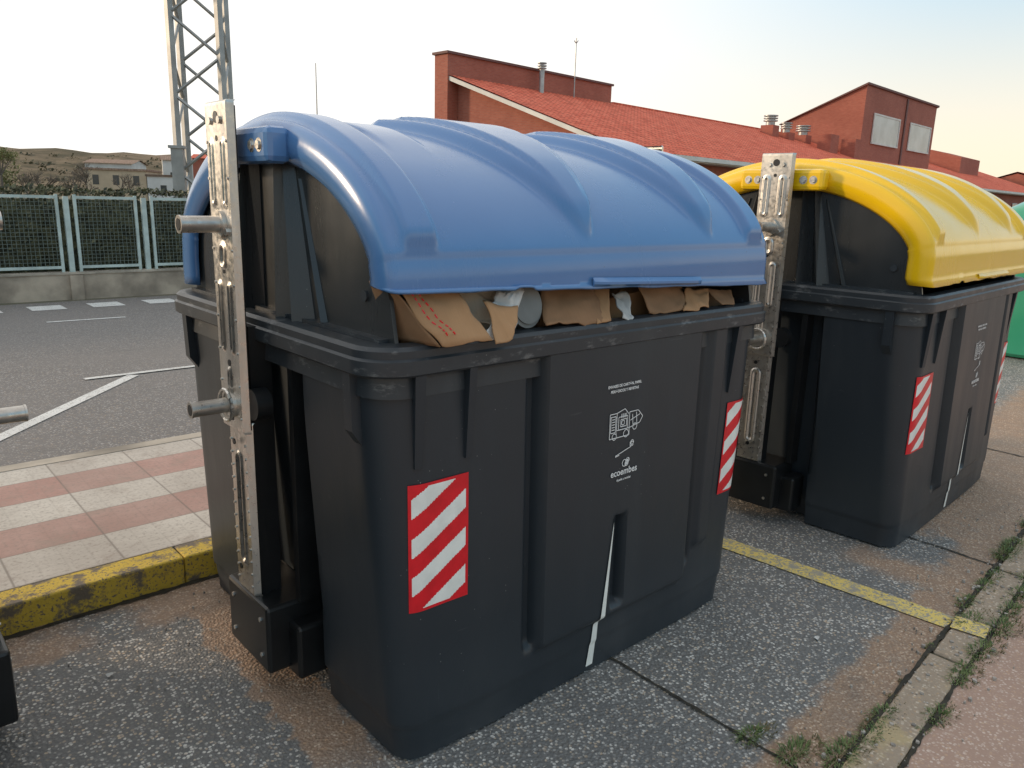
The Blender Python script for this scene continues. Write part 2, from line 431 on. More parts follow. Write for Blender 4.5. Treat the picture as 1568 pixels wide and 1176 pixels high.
_bm=None
def container(name,loc,rz,lidmat,zn,zf,zb,label=True):
    global _bm
    par=empty(name,loc,rz)
    if _bm is None:
        v,f=body_mesh(); o=mesh_obj('body',v,f,M_BODY,par,50); _bm=o.data
    else: link('body',_bm,par)
    v,f=rim_mesh(); mesh_obj('rim',v,f,M_RIM,par,35)
    v,f=lid_mesh(zn,zf,zb); o=mesh_obj('lid',v,f,lidmat,par,55)
    m=o.modifiers.new('s','SOLIDIFY'); m.thickness=.007; m.offset=-1
    zc=lambda x: zn+(zf-zn)*(x+.93)/1.86
    N=20;x0,x1=-.15,.42;v=[];f=[]
    for i in range(N+1):
        x=x0+(x1-x0)*i/N; e=.014*sst(min(i,N-i)/N,0,.08); z=zc(x)
        v+=[(x,-.744,z+.030),(x,-.751-e,z+.018),(x,-.751-e,z+.010),(x,-.746,z+.000)]
    for i in range(N):
        for k in range(3): f.append((4*i+k,4*i+k+1,4*i+5+k,4*i+4+k)[::-1])
    f.append((0,1,2,3)); f.append((4*N+3,4*N+2,4*N+1,4*N))
    mesh_obj('lid_handle_lip',v,f,lidmat,par,30)
    for s in(-1,1): end_parts(par,s,lidmat)
    fn=MB()
    for q in(-.80,-.63,.70):
        zt,zb2=1.2,.93
        a=[Pq(q-.013,z,-.01) for z in(zb2,zt)]; b=[Pq(q+.013,z,-.01) for z in(zb2,zt)]
        c=[Pq(q-.011,zb2,.008),Pq(q-.013,zt,.030)]; d=[Pq(q+.011,zb2,.008),Pq(q+.013,zt,.030)]
        fn.add([a[0],b[0],d[0],c[0],a[1],b[1],d[1],c[1]],[(0,1,2,3),(7,6,5,4),(3,2,6,7),(0,3,7,4),(2,1,5,6)])
    fn.obj('rim_support_fins',M_BODY,par)
    sticker(par,-.83,-.628,.50,.885); sticker(par,.70,.885,.50,.885)
    ft=MB()
    for x in(-.66,.66):
        for y in(-.52,.52): ft.bar((x,y,0),(x,y,.06),.06,16,.07)
    ft.obj('feet',M_BLK,par)
    v=[];f=[];N=60
    for i in range(N+1):
        t=i/N; z=.575-.545*t; w=.002+.032*t; xc=-.010-.058*t
        v+=[Pq(xc-w/2,z,.004),Pq(xc+w/2,z,.004)]
    for i in range(N): f.append((2*i,2*i+2,2*i+3,2*i+1))
    mesh_obj('white_streak',v,f,M_WHT,par)
    conform_text(par,'ENVASES DE CARTÓN, PAPEL',.015,1.055,.0130,'label_text_line_a',bold=.0004)
    conform_text(par,'PERIÓDICOS Y REVISTAS',.015,1.037,.0130,'label_text_line_b',bold=.0004)
    conform_text(par,'ecoembes',.03,.742,.034,'label_logo_text',bold=.0006)
    conform_text(par,'Ayuda a reciclar',.03,.722,.0115,'label_logo_sub',bold=.0003)
    sg=[]
    sg+=rc(-.055,.88,-.02,.965)+rc(-.05,.90,-.025,.955)+rc(-.02,.88,.045,.905)+rc(-.01,.905,.035,.95)+rc(.0,.915,.03,.94)
    sg+=[(-.02,.965,.02,.975),(.02,.975,.04,.955),(.045,.905,.10,.915),(.10,.915,.115,.935),(.115,.935,.09,.96),(.09,.96,.045,.96),(.045,.96,.045,.905),(.05,.93,.10,.945),(.06,.95,.065,.91),(.08,.955,.085,.912)]
    sg+=circ(-.03,.885,.011)+circ(.03,.888,.013)+circ(.075,.905,.011)+circ(.012,.928,.008)
    for i in range(5): sg.append((-.045,.91+i*.009,-.03,.91+i*.009)); sg.append((.003+i*.006,.945,.003+i*.006,.96))
    sg+=[(-.02,.815,.06,.835),(-.02,.812,.0,.815),(.06,.835,.06,.855)]+circ(.065,.85,.008)+rc(.055,.838,.07,.852)
    sg+=circ(.03,.782,.012)+circ(.046,.79,.008)+circ(.04,.778,.008)
    for i in range(16): sg.append((.034,.774+i*.001,.05,.778+i*.001))
    linework(par,sg,'label_pictogram')
    return par

YAW2=R(45.5)
c1=container('recycling_container',AB(1.94,2.37),TH,M_BLUE,1.420,1.348,1.30)
c2=container('recycling_container',Vector((1.975,4.66,0)),YAW2,M_YEL,1.315,1.305,1.295)
c3=container('recycling_container',AB(-.740,2.62),TH,M_GRN,1.31,1.30,1.295)

# ------------------------------------------------------------------ waste in the blue container
def carton(w,d,h,mat,M,flaps=(-40,-70,-20,-100),name='cardboard_box'):
    mb=MB(); x,y=w/2,d/2
    c=[(-x,-y),(x,-y),(x,y),(-x,y)]
    v=[Vector((*p,0)) for p in c]+[Vector((*p,h)) for p in c]
    mb.add(v,[(0,1,2,3)]+[(i,(i+1)%4,4+(i+1)%4,4+i) for i in range(4)])
    for i in range(4):
        p=Vector((*c[i],h)); q=Vector((*c[(i+1)%4],h)); e=(q-p).normalized(); out=Vector((e.y,-e.x,0)); a=R(flaps[i]); L=min(w,d)*.42
        n=4; prev=(p,q); 
        for k in range(1,n+1):
            L1=L*k/n; aa=a+.08*math.sin(k+i)
            r1=p+out*math.sin(aa)*L1+Vector((0,0,1))*math.cos(aa)*L1+e*.01*k; r2=q+out*math.sin(aa)*L1+Vector((0,0,1))*math.cos(aa)*L1-e*.008*k
            mb.add([prev[0],prev[1],r2,r1],[(0,1,2,3)]); prev=(r1,r2)
    me=mb.obj(name,mat); m=me.modifiers.new('s','SOLIDIFY'); m.thickness=.004
    me.matrix_world=M; return me
W1=Matrix.Translation(AB(1.94,2.37))@Matrix.Rotation(TH,4,'Z')
def LM(x,y,z,rx=0,ry=0,rz=0): return W1@Matrix.Translation((x,y,z))@Matrix.Rotation(R(rz),4,'Z')@Matrix.Rotation(R(ry),4,'Y')@Matrix.Rotation(R(rx),4,'X')
I_=(-84,-88,-80,-86)
carton(.28,.20,.24,M_CARD,LM(-.68,-.50,1.12,0,6,12),I_)
carton(.26,.20,.24,M_CARDL,LM(-.40,-.48,1.08,8,-4,-6),I_)
carton(.34,.26,.34,M_CARD2,LM(-.14,-.52,1.06,-6,5,7),I_)
carton(.38,.24,.30,M_CARD,LM(.30,-.50,1.06,4,-7,-5),I_)
carton(.30,.24,.27,M_CARD2,LM(.68,-.47,1.05,4,6,5),I_)
carton(.22,.22,.26,M_ORG,LM(-.64,-.22,1.30,6,0,8),I_)
carton(.55,.4,.5,M_CARD2,LM(-.1,-.05,.85,4,6,10),I_)
carton(.5,.4,.5,M_CARD,LM(.5,-.05,.83,5,-6,-8),I_)
carton(.4,.4,.5,M_CARD,LM(-.55,.1,.85,5,-5,-12),I_)
def sheet(name,pts,mat,crum=.012,sub=14,M=W1):
    a,b,c,d=[Vector(p) for p in pts]; v=[];f=[]
    for i in range(sub+1):
        for j in range(sub+1):
            u,w=i/sub,j/sub; p=(a*(1-u)+b*u)*(1-w)+(d*(1-u)+c*u)*w
            n_=noise.noise_vector(p*14+Vector((3,1,u)))*crum+noise.noise_vector(p*38)*crum*.35; v.append(p+n_)
    for i in range(sub):
        for j in range(sub): k=i*(sub+1)+j; f.append((k,k+1,k+sub+2,k+sub+1))
    o=mesh_obj(name,v,f,mat,None,22); m=o.modifiers.new('s','SOLIDIFY'); m.thickness=.004; o.matrix_world=M; return o
sheet('cardboard_flap',[(-.765,-.790,1.272),(-.60,-.800,1.276),(-.68,-.67,1.45),(-.86,-.665,1.45)],M_CARD,.011)
sheet('cardboard_flap',[(-.768,-.788,1.273),(-.86,-.665,1.45),(-.86,-.60,1.43),(-.82,-.62,1.275)],M_CARD2,.004)
sheet('cardboard_flap',[(-.66,-.70,1.283),(-.52,-.70,1.30),(-.42,-.62,1.45),(-.70,-.60,1.45)],M_CARDL,.026)
sheet('cardboard_flap',[(-.61,-.765,1.281),(-.50,-.760,1.290),(-.37,-.70,1.410),(-.49,-.68,1.405)],M_PAPER,.026)
sheet('cardboard_flap',[(-.59,-.803,1.262),(-.535,-.800,1.268),(-.45,-.735,1.350),(-.57,-.72,1.365)],M_CARD,.012)
sheet('cardboard_flap',[(-.34,-.735,1.278),(-.08,-.740,1.276),(-.05,-.64,1.40),(-.27,-.62,1.41)],M_CARD2,.014)
sheet('cardboard_flap',[(-.12,-.745,1.278),(-.06,-.745,1.278),(.05,-.63,1.39),(-.02,-.62,1.39)],M_CARD,.008)
sheet('paper_sheet',[(.01,-.735,1.278),(.07,-.740,1.280),(.13,-.64,1.345),(.06,-.64,1.35)],M_PAPER,.018)
sheet('cardboard_flap',[(.17,-.72,1.280),(.38,-.735,1.276),(.46,-.65,1.35),(.15,-.65,1.375)],M_CARD2,.014)
sheet('cardboard_flap',[(.34,-.745,1.277),(.50,-.735,1.279),(.57,-.67,1.34),(.44,-.67,1.345)],M_CARD,.014)
sheet('cardboard_flap',[(.60,-.72,1.278),(.70,-.72,1.276),(.76,-.66,1.32),(.59,-.66,1.33)],M_CARD2,.010)
sheet('orange_carton_sheet',[(-.838,-.655,1.36),(-.838,-.40,1.60),(-.79,-.38,1.63),(-.79,-.64,1.37)],M_ORG,.005)
mb=MB(); mb.bar((-.385,-.70,1.342),(-.40,-.50,1.31),.066,28); mb.bar((-.385,-.705,1.343),(-.385,-.70,1.342),.054,28)
o=mb.obj('plastic_tub',M_GREYP,None,40); o.matrix_world=W1
mb=MB()
A_,B_,C_,D_=[Vector(p) for p in [(-.765,-.790,1.272),(-.60,-.800,1.276),(-.68,-.67,1.45),(-.86,-.665,1.45)]]
for u in(.18,.34):
    for j in range(9):
        pts=[]
        for w in(.12+.07*j,.12+.07*j+.042):
            p=(A_*(1-u)+B_*u)*(1-w)+(D_*(1-u)+C_*u)*w; pts.append(p+noise.noise_vector(p*14+Vector((3,1,u)))*.011+noise.noise_vector(p*38)*.0038+Vector((0,-.004,.003)))
        mb.bar(pts[0],pts[1],.0024,4)
o=mb.obj('carton_print',M_RED); o.matrix_world=W1

# ------------------------------------------------------------------ ground & pavement
def ab_obj(name,verts,faces,mat,smooth=None,parent=None):
    return mesh_obj(name,verts,faces,mat,parent,smooth,rot=(0,0,TH))
def be(a): return .82+.08*(a-2.3)
def aggregate(n,scale,dark,light,cover=.35):
    q=n.n.new('ShaderNodeTexVoronoi'); q.feature='F1'; q.inputs['Scale'].default_value=scale; q.inputs['Randomness'].default_value=1
    ad=n.n.new('ShaderNodeVectorMath'); ad.operation='MULTIPLY_ADD'; n.L(n.noise(scale*1.3,2,.5,col=True),ad.inputs[0]); ad.inputs[1].default_value=(.6/scale,)*3; n.L(n.co(),ad.inputs[2]); n.L(ad.outputs[0],q.inputs['Vector'])
    sep=n.n.new('ShaderNodeSeparateColor'); n.L(q.outputs['Color'],sep.inputs[0])
    dist=q.outputs['Distance']
    stone=n.math('MULTIPLY',n.ss(dist,.62,.36),n.ss(sep.outputs[0],cover,1.0,.05,1.0))
    mid=tuple((a*.82+b*.18) for a,b in zip(dark,light))
    base=n.mix(n.noise(scale*2.2,3,.7),dark,mid)
    # pale and rusty stones mixed
    st=n.mix(n.ss(sep.outputs[1],.55,.8),light,tuple(x*k for x,k in zip(light,(.80,.66,.52))))
    c=n.mix(stone,base,st)
    return c,dist
def m_pad():
    n=NT('aggregate_asphalt'); X=n.xyz(); a,b=X[0],X[1]
    c,d=aggregate(n,92,(.105,.104,.102),(.74,.70,.64))
    big=n.noise(1.3,6,.6); med=n.noise(7,6,.65)
    c=n.mix(n.ss(big,.40,.66,.0,.34),c,(.11,.115,.12))
    bb=n.math('SUBTRACT',b,n.math('MULTIPLY',n.math('SUBTRACT',a,2.3),.08))
    jit=n.math('MULTIPLY',n.math('SUBTRACT',med,.5),.22)
    bj=n.math('ADD',bb,jit); aj=n.math('ADD',a,jit); b2=n.math('ADD',b,jit)
    m1=n.ss(bj,1.04,.98)
    m2=n.math('MULTIPLY',n.ss(b2,2.86,2.94),n.ss(n.noise(2.5,4),.31,.5))
    m3=n.math('MULTIPLY',n.ss(n.math('ABSOLUTE',n.math('SUBTRACT',aj,1.0)),.11,.08),n.ss(b,1.6,1.9))
    m4=n.math('MULTIPLY',n.math('MULTIPLY',n.ss(bj,1.5,1.25),n.ss(aj,3.45,3.6)),n.ss(n.noise(2.0,4),.40,.52))
    m5=n.math('MULTIPLY',n.ss(bj,1.7,1.5),n.ss(aj,4.3,4.5))
    m=n.math('MAXIMUM',n.math('MAXIMUM',m1,m2),n.math('MAXIMUM',m3,n.math('MAXIMUM',m4,m5)))
    oc,_=aggregate(n,105,(.31,.185,.11),(.70,.53,.39))
    oc=n.mix(n.ss(med,.35,.7,0,.35),oc,(.22,.175,.14))
    c=n.mix(n.math('MULTIPLY',m,.85),c,oc)
    c=n.mix(n.ss(n.noise(3.3,8,.7),.60,.72,0,.35),c,(.085,.083,.08))
    c=n.mix(n.ss(n.noise(5.1,8,.7),.60,.78,0,.30),c,(.44,.42,.39))
    return n.fin(c,n.ss(big,.35,.65,.80,.62),0,n.bump(d,.7,.006,n.bump(n.noise(20,4),.4,.01)))
M_PAD=m_pad()
def m_pink():
    n=NT('pink_concrete'); c,d=aggregate(n,115,(.40,.25,.185),(.68,.54,.45))
    c=n.mix(n.ss(n.noise(2,6,.65),.4,.75,0,.45),c,(.34,.23,.18))
    return n.fin(c,.85,0,n.bump(d,.3,.003))
M_PINK=m_pink()
def m_edging():
    n=NT('edging_concrete'); c,d=aggregate(n,90,(.34,.26,.19),(.60,.50,.39))
    c=n.mix(n.ss(n.noise(3,6,.65),.52,.65,0,.6),c,(.52,.40,.20))
    c=n.mix(n.ss(n.noise(9,6,.7),.55,.7,0,.6),c,(.14,.12,.09))
    return n.fin(c,.9,0,n.bump(n.noise(14,6,.7),.8,.012))
M_EDGE=m_edging()
def m_road():
    n=NT('road_asphalt'); c,d=aggregate(n,75,(.125,.114,.108),(.42,.39,.36))
    c=n.mix(n.ss(n.noise(.7,6,.6,vec=n.map((.35,1,1))),.35,.7,0,.6),c,(.20,.178,.162))
    c=n.mix(n.ss(n.noise(2.5,7,.7,vec=n.map((.2,1,1))),.56,.7,0,.4),c,(.105,.095,.088))
    return n.fin(c,.8,0,n.bump(d,.4,.004))
M_ROAD=m_road()
def m_ground():
    n=NT('ground_soil'); 
    return n.fin(n.mix(n.ss(n.noise(.15,8,.6),.35,.65),(.10,.10,.06),(.17,.14,.10)),.95)
def m_paint(name,c,under,lo=.5,hi=.62,g0=.55,g1=.64):
    n=NT(name); w=n.noise(9,8,.75); s=n.vor(90,'Distance')
    cc=n.mix(n.ss(n.noise(2,4),.3,.7,0,.3),c,tuple(x*.6 for x in c))
    m=n.math('MAXIMUM',n.ss(w,lo,hi),n.ss(n.noise(90,3,.6),g0,g1))
    return n.fin(n.mix(m,cc,under),.75,0,n.bump(s,.4,.004))
M_YLINE=m_paint('worn_yellow_paint',(.80,.60,.17),(.33,.30,.25),.49,.62,.49,.60)
M_YK=m_paint('worn_kerb_paint',(.62,.42,.05),(.16,.125,.09),.49,.60)
M_WLINE=m_paint('worn_white_paint',(.72,.70,.66),(.26,.24,.22),.52,.72)
def m_tiles():
    n=NT('sidewalk_tiles'); X=n.xyz(); t=n.math('DIVIDE',n.math('SUBTRACT',X[1],3.315),.312)
    fl=n.math('FLOOR',t); od=n.math('MODULO',fl,2.0)
    big=n.noise(2.2,7,.65)
    w=n.mix(n.ss(big,.3,.7),(.48,.43,.37),(.64,.585,.51)); p=n.mix(n.ss(big,.3,.7),(.38,.215,.175),(.50,.315,.265))
    c=n.mix(od,w,p)
    fx_=n.math('FRACT',n.math('DIVIDE',X[0],.40)); fy=n.math('FRACT',t)
    g=n.math('MINIMUM',n.math('MINIMUM',fx_,n.math('SUBTRACT',1,fx_)),n.math('MINIMUM',fy,n.math('SUBTRACT',1,fy)))
    wn=n.n.new('ShaderNodeTexWhiteNoise'); cb=n.n.new('ShaderNodeCombineXYZ'); n.L(n.math('FLOOR',n.math('DIVIDE',X[0],.40)),cb.inputs[0]); n.L(fl,cb.inputs[1]); n.L(cb.outputs[0],wn.inputs['Vector'])
    c=n.mix(n.ss(wn.outputs['Value'],0,1,0,.28),c,(.34,.28,.235))
    c=n.mix(n.ss(g,.016,.004,0,.6),c,(.17,.14,.115))
    fx4=n.math('FRACT',n.math('DIVIDE',X[0],.10)); fy4=n.math('FRACT',n.math('MULTIPLY',t,3))
    g4=n.math('MINIMUM',fx4,fy4); c=n.mix(n.ss(g4,.12,.03,0,.12),c,(.15,.12,.10))
    c=n.mix(n.ss(n.noise(60,3),.50,.7,0,.5),c,(.24,.19,.16))
    c=n.mix(n.ss(n.noise(6,7,.75),.50,.70,0,.55),c,(.30,.235,.19))
    return n.fin(c,.85,0,n.bump(g4,.15,.004))
M_TILE=m_tiles()
M_SOIL=simple('joint_soil',(.04,.034,.024),.95,0,.4,20)
M_CONC=simple('weathered_concrete',(.36,.31,.25),.9,0,.35,3,.5)

G=900
mesh_obj('ground',[(-G,-G,-.004),(G,-G,-.004),(G,G,-.004),(-G,G,-.004)],[(0,1,2,3)],m_ground())
A0=-25
ab_obj('parking_pavement',[(A0,be(A0),0),(28,be(28),0),(28,3.17,0),(A0,3.17,0)],[(0,1,2,3)],M_PAD)
ab_obj('parking_pavement_far',[(28,be(28)-8,0.001),(90,-8,.001),(90,3.17,.001),(28,3.17,.001)],[(0,1,2,3)],M_PAD)
ab_obj('front_footpath',[(A0,-14,.002),(28,-14,.002),(28,be(28)-.13,.002),(A0,be(A0)-.13,.002)],[(0,1,2,3)],M_PINK)
mb=MB(); a=-6
while a<27:
    l=.98; dz=random.uniform(.004,.010); j=random.uniform(-.006,.006)
    v,f=boxvf(a,a+l,0,1,-.05,dz)
    v=[(x,be(x)-.13+.125*y+j,z) for x,y,z in v]; mb.add(v,f); a+=1.0
o=mb.obj('edging_kerb',M_EDGE,None,None,rot=(0,0,TH)); m=o.modifiers.new('b','BEVEL'); m.width=.006
mb=MB(); a=-12
while a<70:
    v,f=boxvf(a,a+.997,3.17,3.31,-.05,.12+random.uniform(-.001,.001)); mb.add(v,f); a+=1.0
o=mb.obj('street_kerb',M_YK,None,None,rot=(0,0,TH)); m=o.modifiers.new('b','BEVEL'); m.width=.010; m.segments=3
ab_obj('sidewalk',*boxvf(-12,70,3.312,4.80,-.05,.118),M_TILE)
ab_obj('sidewalk_back_kerb',*boxvf(-12,70,4.802,4.90,-.05,.121),M_CONC)
ab_obj('road',[(-60,4.9,0),(110,4.9,0),(110,12.75,0),(-60,12.75,0)],[(0,1,2,3)],M_ROAD)
def strip(mb,p,q,w,z=.005):
    p=Vector(p);q=Vector(q);d=(q-p).normalized();nn=Vector((-d.y,d.x))*w/2
    mb.add([(*(p-nn),z),(*(q-nn),z),(*(q+nn),z),(*(p+nn),z)],[(0,1,2,3)])
mb=MB()
strip(mb,(.55,5.70),(1.99,7.33),.10); strip(mb,(1.6,7.385),(2.6,7.385),.07,.009)
strip(mb,(-4,7.385),(-1.5,7.385),.07,.009)
for k in(-2,-1): strip(mb,(.55+k*3.2,5.70),(1.99+k*3.2,7.33),.10)
for k in range(1,8): strip(mb,(.55+k*5,5.0),(1.99+k*5,7.33),.10)
strip(mb,(2.0,10.85),(2.9,10.82),.07); strip(mb,(4.2,10.8),(5.2,10.8),.07)
for k in range(-3,12): strip(mb,(1.3+k*.75,12.15),(1.72+k*.75,12.15),.45)
mb.obj('road_markings',M_WLINE,None,rot=(0,0,TH))
mb=MB(); strip(mb,(3.12,3.0),(3.285,be(3.3)+.004),.12,.005); strip(mb,(3.286,be(3.3)-.002),(3.305,be(3.3)-.125),.12,.0145)
mb.obj('yellow_bay_line',M_YLINE,None,rot=(0,0,TH))
def joint(mb,pts,w,z=.0045):
    P=[]
    for i in range(len(pts)-1):
        p=Vector(pts[i]);q=Vector(pts[i+1]);N=max(2,int((q-p).length/.025))
        for k in range(N): P.append(p.lerp(q,k/N))
    P.append(Vector(pts[-1])); v=[];f=[]
    for i,p in enumerate(P):
        d=(P[min(i+1,len(P)-1)]-P[max(i-1,0)]).normalized(); nn=Vector((-d.y,d.x)); j=noise.noise(Vector((p.x*8,p.y*8,1)))*.008+noise.noise(Vector((p.x*30,p.y*30,1)))*.004
        ww=w*(.35+1.1*abs(noise.noise(Vector((p.x*14,p.y*14,4))))+.5*random.random())
        v+=[(*(p+nn*(j-ww/2)),z),(*(p+nn*(j+ww/2)),z)]
    for i in range(len(P)-1): f.append((2*i,2*i+2,2*i+3,2*i+1))
    mb.add(v,f)
mb=MB()
joint(mb,[(2.0,3.12),(2.0,be(2.))],.014); joint(mb,[(4.05,3.1),(4.03,be(4.))],.015); joint(mb,[(6.1,3.1),(6.1,be(6.1))],.014); joint(mb,[(0,3.1),(0,be(0))],.012)
joint(mb,[(-5,be(-5)+.004),(20,be(20)+.004)],.020,.0075); joint(mb,[(-5,be(-5)-.135),(20,be(20)-.135)],.020,.006)
joint(mb,[(-5,3.15),(20,3.15)],.03)
mb.obj('pavement_joints',M_SOIL,None,rot=(0,0,TH))

# ------------------------------------------------------------------ weeds
def m_leaf(name,a,b,sc=6):
    n=NT(name)
    return n.fin(n.mix(n.ss(n.noise(sc,3),.35,.65),a,b),.65)
M_WEED=m_leaf('weed_green',(.07,.12,.03),(.19,.23,.08),30); M_DRY=m_leaf('dry_moss',(.20,.15,.07),(.12,.12,.05),30)
def tuft(mb,a,b,n,r,h):
    for i in range(n):
        t=random.uniform(0,6.28); rr=r*math.sqrt(random.random()); x=a+rr*math.cos(t)*1.6; y=b+rr*math.sin(t)*.6
        l=h*random.uniform(.4,1.1); lean=random.uniform(.4,1.5); t2=t+random.uniform(-.8,.8); w=random.uniform(.001,.0025)
        d=Vector((math.cos(t2),math.sin(t2),0)); s=Vector((-d.y,d.x,0))*w; p=Vector((x,y,.0))
        p1=p+d*l*.35*lean+Vector((0,0,l*.5)); p2=p+d*l*lean*.9+Vector((0,0,l*(.8-.35*lean)))
        mb.add([p-s,p+s,p1+s*.8,p1-s*.8,p2],[(0,1,2,3),(3,2,4)])
mb=MB(); md=MB()
for k in range(110):
    a=random.uniform(1.2,7); b=be(a)+random.choice([0,-.13])+random.uniform(-.015,.02); s=random.uniform(.25,.8)
    tuft(random.choice([mb,md,md]),a,b,int(50*s),.03*s,.028*s)
for a,b,s in [(2.02,1.06,.8),(2.05,.93,1.0),(2.16,.83,1.1),(2.32,.81,.8),(2.45,.83,.9),(2.6,.71,.8),(2.9,.74,.9),(2.98,.75,.7),(3.36,.86,1.1),(3.52,.93,.9),(3.75,.93,.9),(3.9,.93,.8),(4.2,.98,1.2),(4.35,.99,1.2),(4.75,1.02,1.1),(3.15,.75,1.1),(3.4,.76,1.2),(3.6,.78,1.),(3.8,.80,1.0),(4.0,.82,1.0)]:
    tuft(mb,a,b,int(140*s),.05*s,.036*s); tuft(md,a+.03,b-.02,int(130*s),.07*s,.022*s)
mb.obj('weeds',M_WEED,None,rot=(0,0,TH)); md.obj('dry_weeds',M_DRY,None,rot=(0,0,TH))
mb=MB()
for i in range(1400):
    a=random.uniform(.2,5);b=random.uniform(.9,3.1); s=random.uniform(.002,.005) if i%9 else .008
    if i%3==0: b=be(a)+random.gauss(-.06,.09)
    mb.add([(a+s*random.uniform(.6,1.2)*math.cos(t),b+s*random.uniform(.6,1.2)*math.sin(t),z) for z in(.0,s*.9+.006) for t in(0,1.3,2.7,3.9,5)],[(0,1,6,5),(1,2,7,6),(2,3,8,7),(3,4,9,8),(4,0,5,9),(5,6,7,8,9)])
mb.obj('grit',simple('grit_stone',(.36,.32,.28),.9,0,.5,9),None,rot=(0,0,TH))
mb=MB()
for a,b in((2.72,1.19),(.55,2.65),(3.0,1.5),(2.4,.4)): mb.add([(a,b,.008),(a+.022,b+.004,.012),(a+.02,b+.02,.009),(a-.002,b+.016,.013)],[(0,1,2,3)])
mb.obj('litter_scraps',M_PAPER,None,rot=(0,0,TH))

# ------------------------------------------------------------------ wall, fence, hedge
M_WALL=simple('stained_wall_concrete',(.38,.31,.24),.9,0,.35,2.2,.5)
mb=MB(); mb.box(-30,45,12.95,13.15,-.1,.37); 
for k in range(-10,20): mb.box(2.75+k*2.16,2.92+k*2.16,12.90,12.949,-.1,.36)
ab_obj('low_wall',mb.v,mb.f,M_WALL); 
ab_obj('wall_coping',*boxvf(-30,45,12.93,13.17,.372,.40),M_CONC)
M_FPAINT=simple('pale_green_paint',(.46,.54,.51),.5,0,.15,5); M_MESH=simple('grey_green_wire',(.13,.16,.14),.5)
fence=empty('fence',(0,0,0),TH)
fr=MB(); wr=MB(); P=1.08; yF=13.05
for k in range(-14,34):
    x0=1.86+k*P; x1=x0+P-.24
    for x in(x0,x1): fr.box(x-.02,x+.02,yF-.02,yF+.02,.40,1.53)
    fr.box(x0+.02,x1-.02,yF-.018,yF+.018,1.47,1.51); fr.box(x0+.02,x1-.02,yF-.018,yF+.018,.45,.49)
    fr.box(x1+.085,x1+.155,yF-.03,yF+.03,.40,1.50)
    n=int((x1-x0)/.055)
    for i in range(1,n): x=x0+(x1-x0)*i/n; wr.box(x-.003,x+.003,yF-.003,yF+.003,.49,1.47)
    for i in range(1,18): z=.49+.98*i/18; wr.box(x0+.02,x1-.02,yF+.004,yF+.009,z-.003,z+.003)
fr.obj('fence_frames',M_FPAINT,fence); wr.obj('fence_wires',M_MESH,fence)
M_HEDGE=m_leaf('hedge_leaves',(.030,.034,.018),(.13,.125,.06),9)
mb=MB()
for i in range(30000):
    a=random.uniform(-6,22); h=1.58+.06*noise.noise(Vector((a*1.3,0,0)))
    if random.random()<.75: y=13.42+abs(random.gauss(0,.10))+.05*noise.noise(Vector((a*2,1,0))); z=random.uniform(.2,h)
    else: y=random.uniform(13.4,14.3); z=h+random.gauss(0,.025)
    s=random.uniform(.018,.05); n=Vector((random.gauss(0,1),random.gauss(0,1),random.gauss(0,1))).normalized(); u=n.orthogonal().normalized(); w=n.cross(u)
    c=Vector((a,y,z)); mb.add([c-u*s,c-w*s*.6,c+u*s,c+w*s*.6],[(0,1,2,3)])
mb.box(-30,45,13.62,14.2,0,1.45)
mb.obj('hedge',M_HEDGE,None,rot=(0,0,TH))

# ------------------------------------------------------------------ lattice tower
M_GALV=simple('tower_galvanised',(.33,.33,.32),.5,.4,.2,2)
mb=MB(); w=.50; Ht=24
for sx in(-1,1):
    for sy in(-1,1):
        mb.bar((sx*w,sy*w,0),(sx*w*.9,sy*w*.9,Ht),.085,4)
k=0; z=1.2
while z<Ht-1.2:
    st_=.8
    t0=1-.1*z/Ht;t1=1-.1*(z+st_)/Ht; a=w*t0;b=w*t1; fl=1 if k%2 else -1
    for (s1,s2) in(((-1,-1),(1,-1)),((1,-1),(1,1)),((1,1),(-1,1)),((-1,1),(-1,-1))):
        p,q=(s1,s2) if fl>0 else (s2,s1)
        mb.bar((p[0]*a,p[1]*a,z),(q[0]*b,q[1]*b,z+st_),.034,4)
        if k%6==0: mb.bar((s1[0]*a,s1[1]*a,z),(s2[0]*a,s2[1]*a,z),.03,4)
    z+=st_;k+=1
for s in(-1,1): mb.box(s*.5-.12,s*.5+.12,-.62,-.38,0,2.5); mb.box(s*.5-.16,s*.5+.16,-.66,-.34,2.501,2.56)
o=mb.obj('lattice_tower',M_GALV,None,loc=(-6.98,17.9,0),rot=(0,0,R(12)))

# ------------------------------------------------------------------ brick building
def m_brick(name,a,b,mortar,sc=1.0):
    n=NT(name); q=n.n.new('ShaderNodeTexBrick'); 
    X=n.xyz(); cmb=n.n.new('ShaderNodeCombineXYZ'); n.L(n.math('ADD',X[0],X[1]),cmb.inputs[0]); n.L(X[2],cmb.inputs[1])
    n.L(cmb.outputs[0],q.inputs['Vector']); q.inputs['Scale'].default_value=4*sc; q.inputs['Brick Width'].default_value=.9; q.inputs['Row Height'].default_value=.3; q.inputs['Mortar Size'].default_value=.025
    n.set(q.inputs['Color1'],a);n.set(q.inputs['Color2'],b);n.set(q.inputs['Mortar'],mortar)
    c=n.mix(n.ss(n.noise(.5,6,.6),.4,.7,0,.35),q.outputs[0],tuple(x*.6 for x in a))
    return n.fin(c,.85)
M_BRICK=m_brick('red_brick',(.36,.095,.06),(.43,.13,.082),(.30,.17,.13))
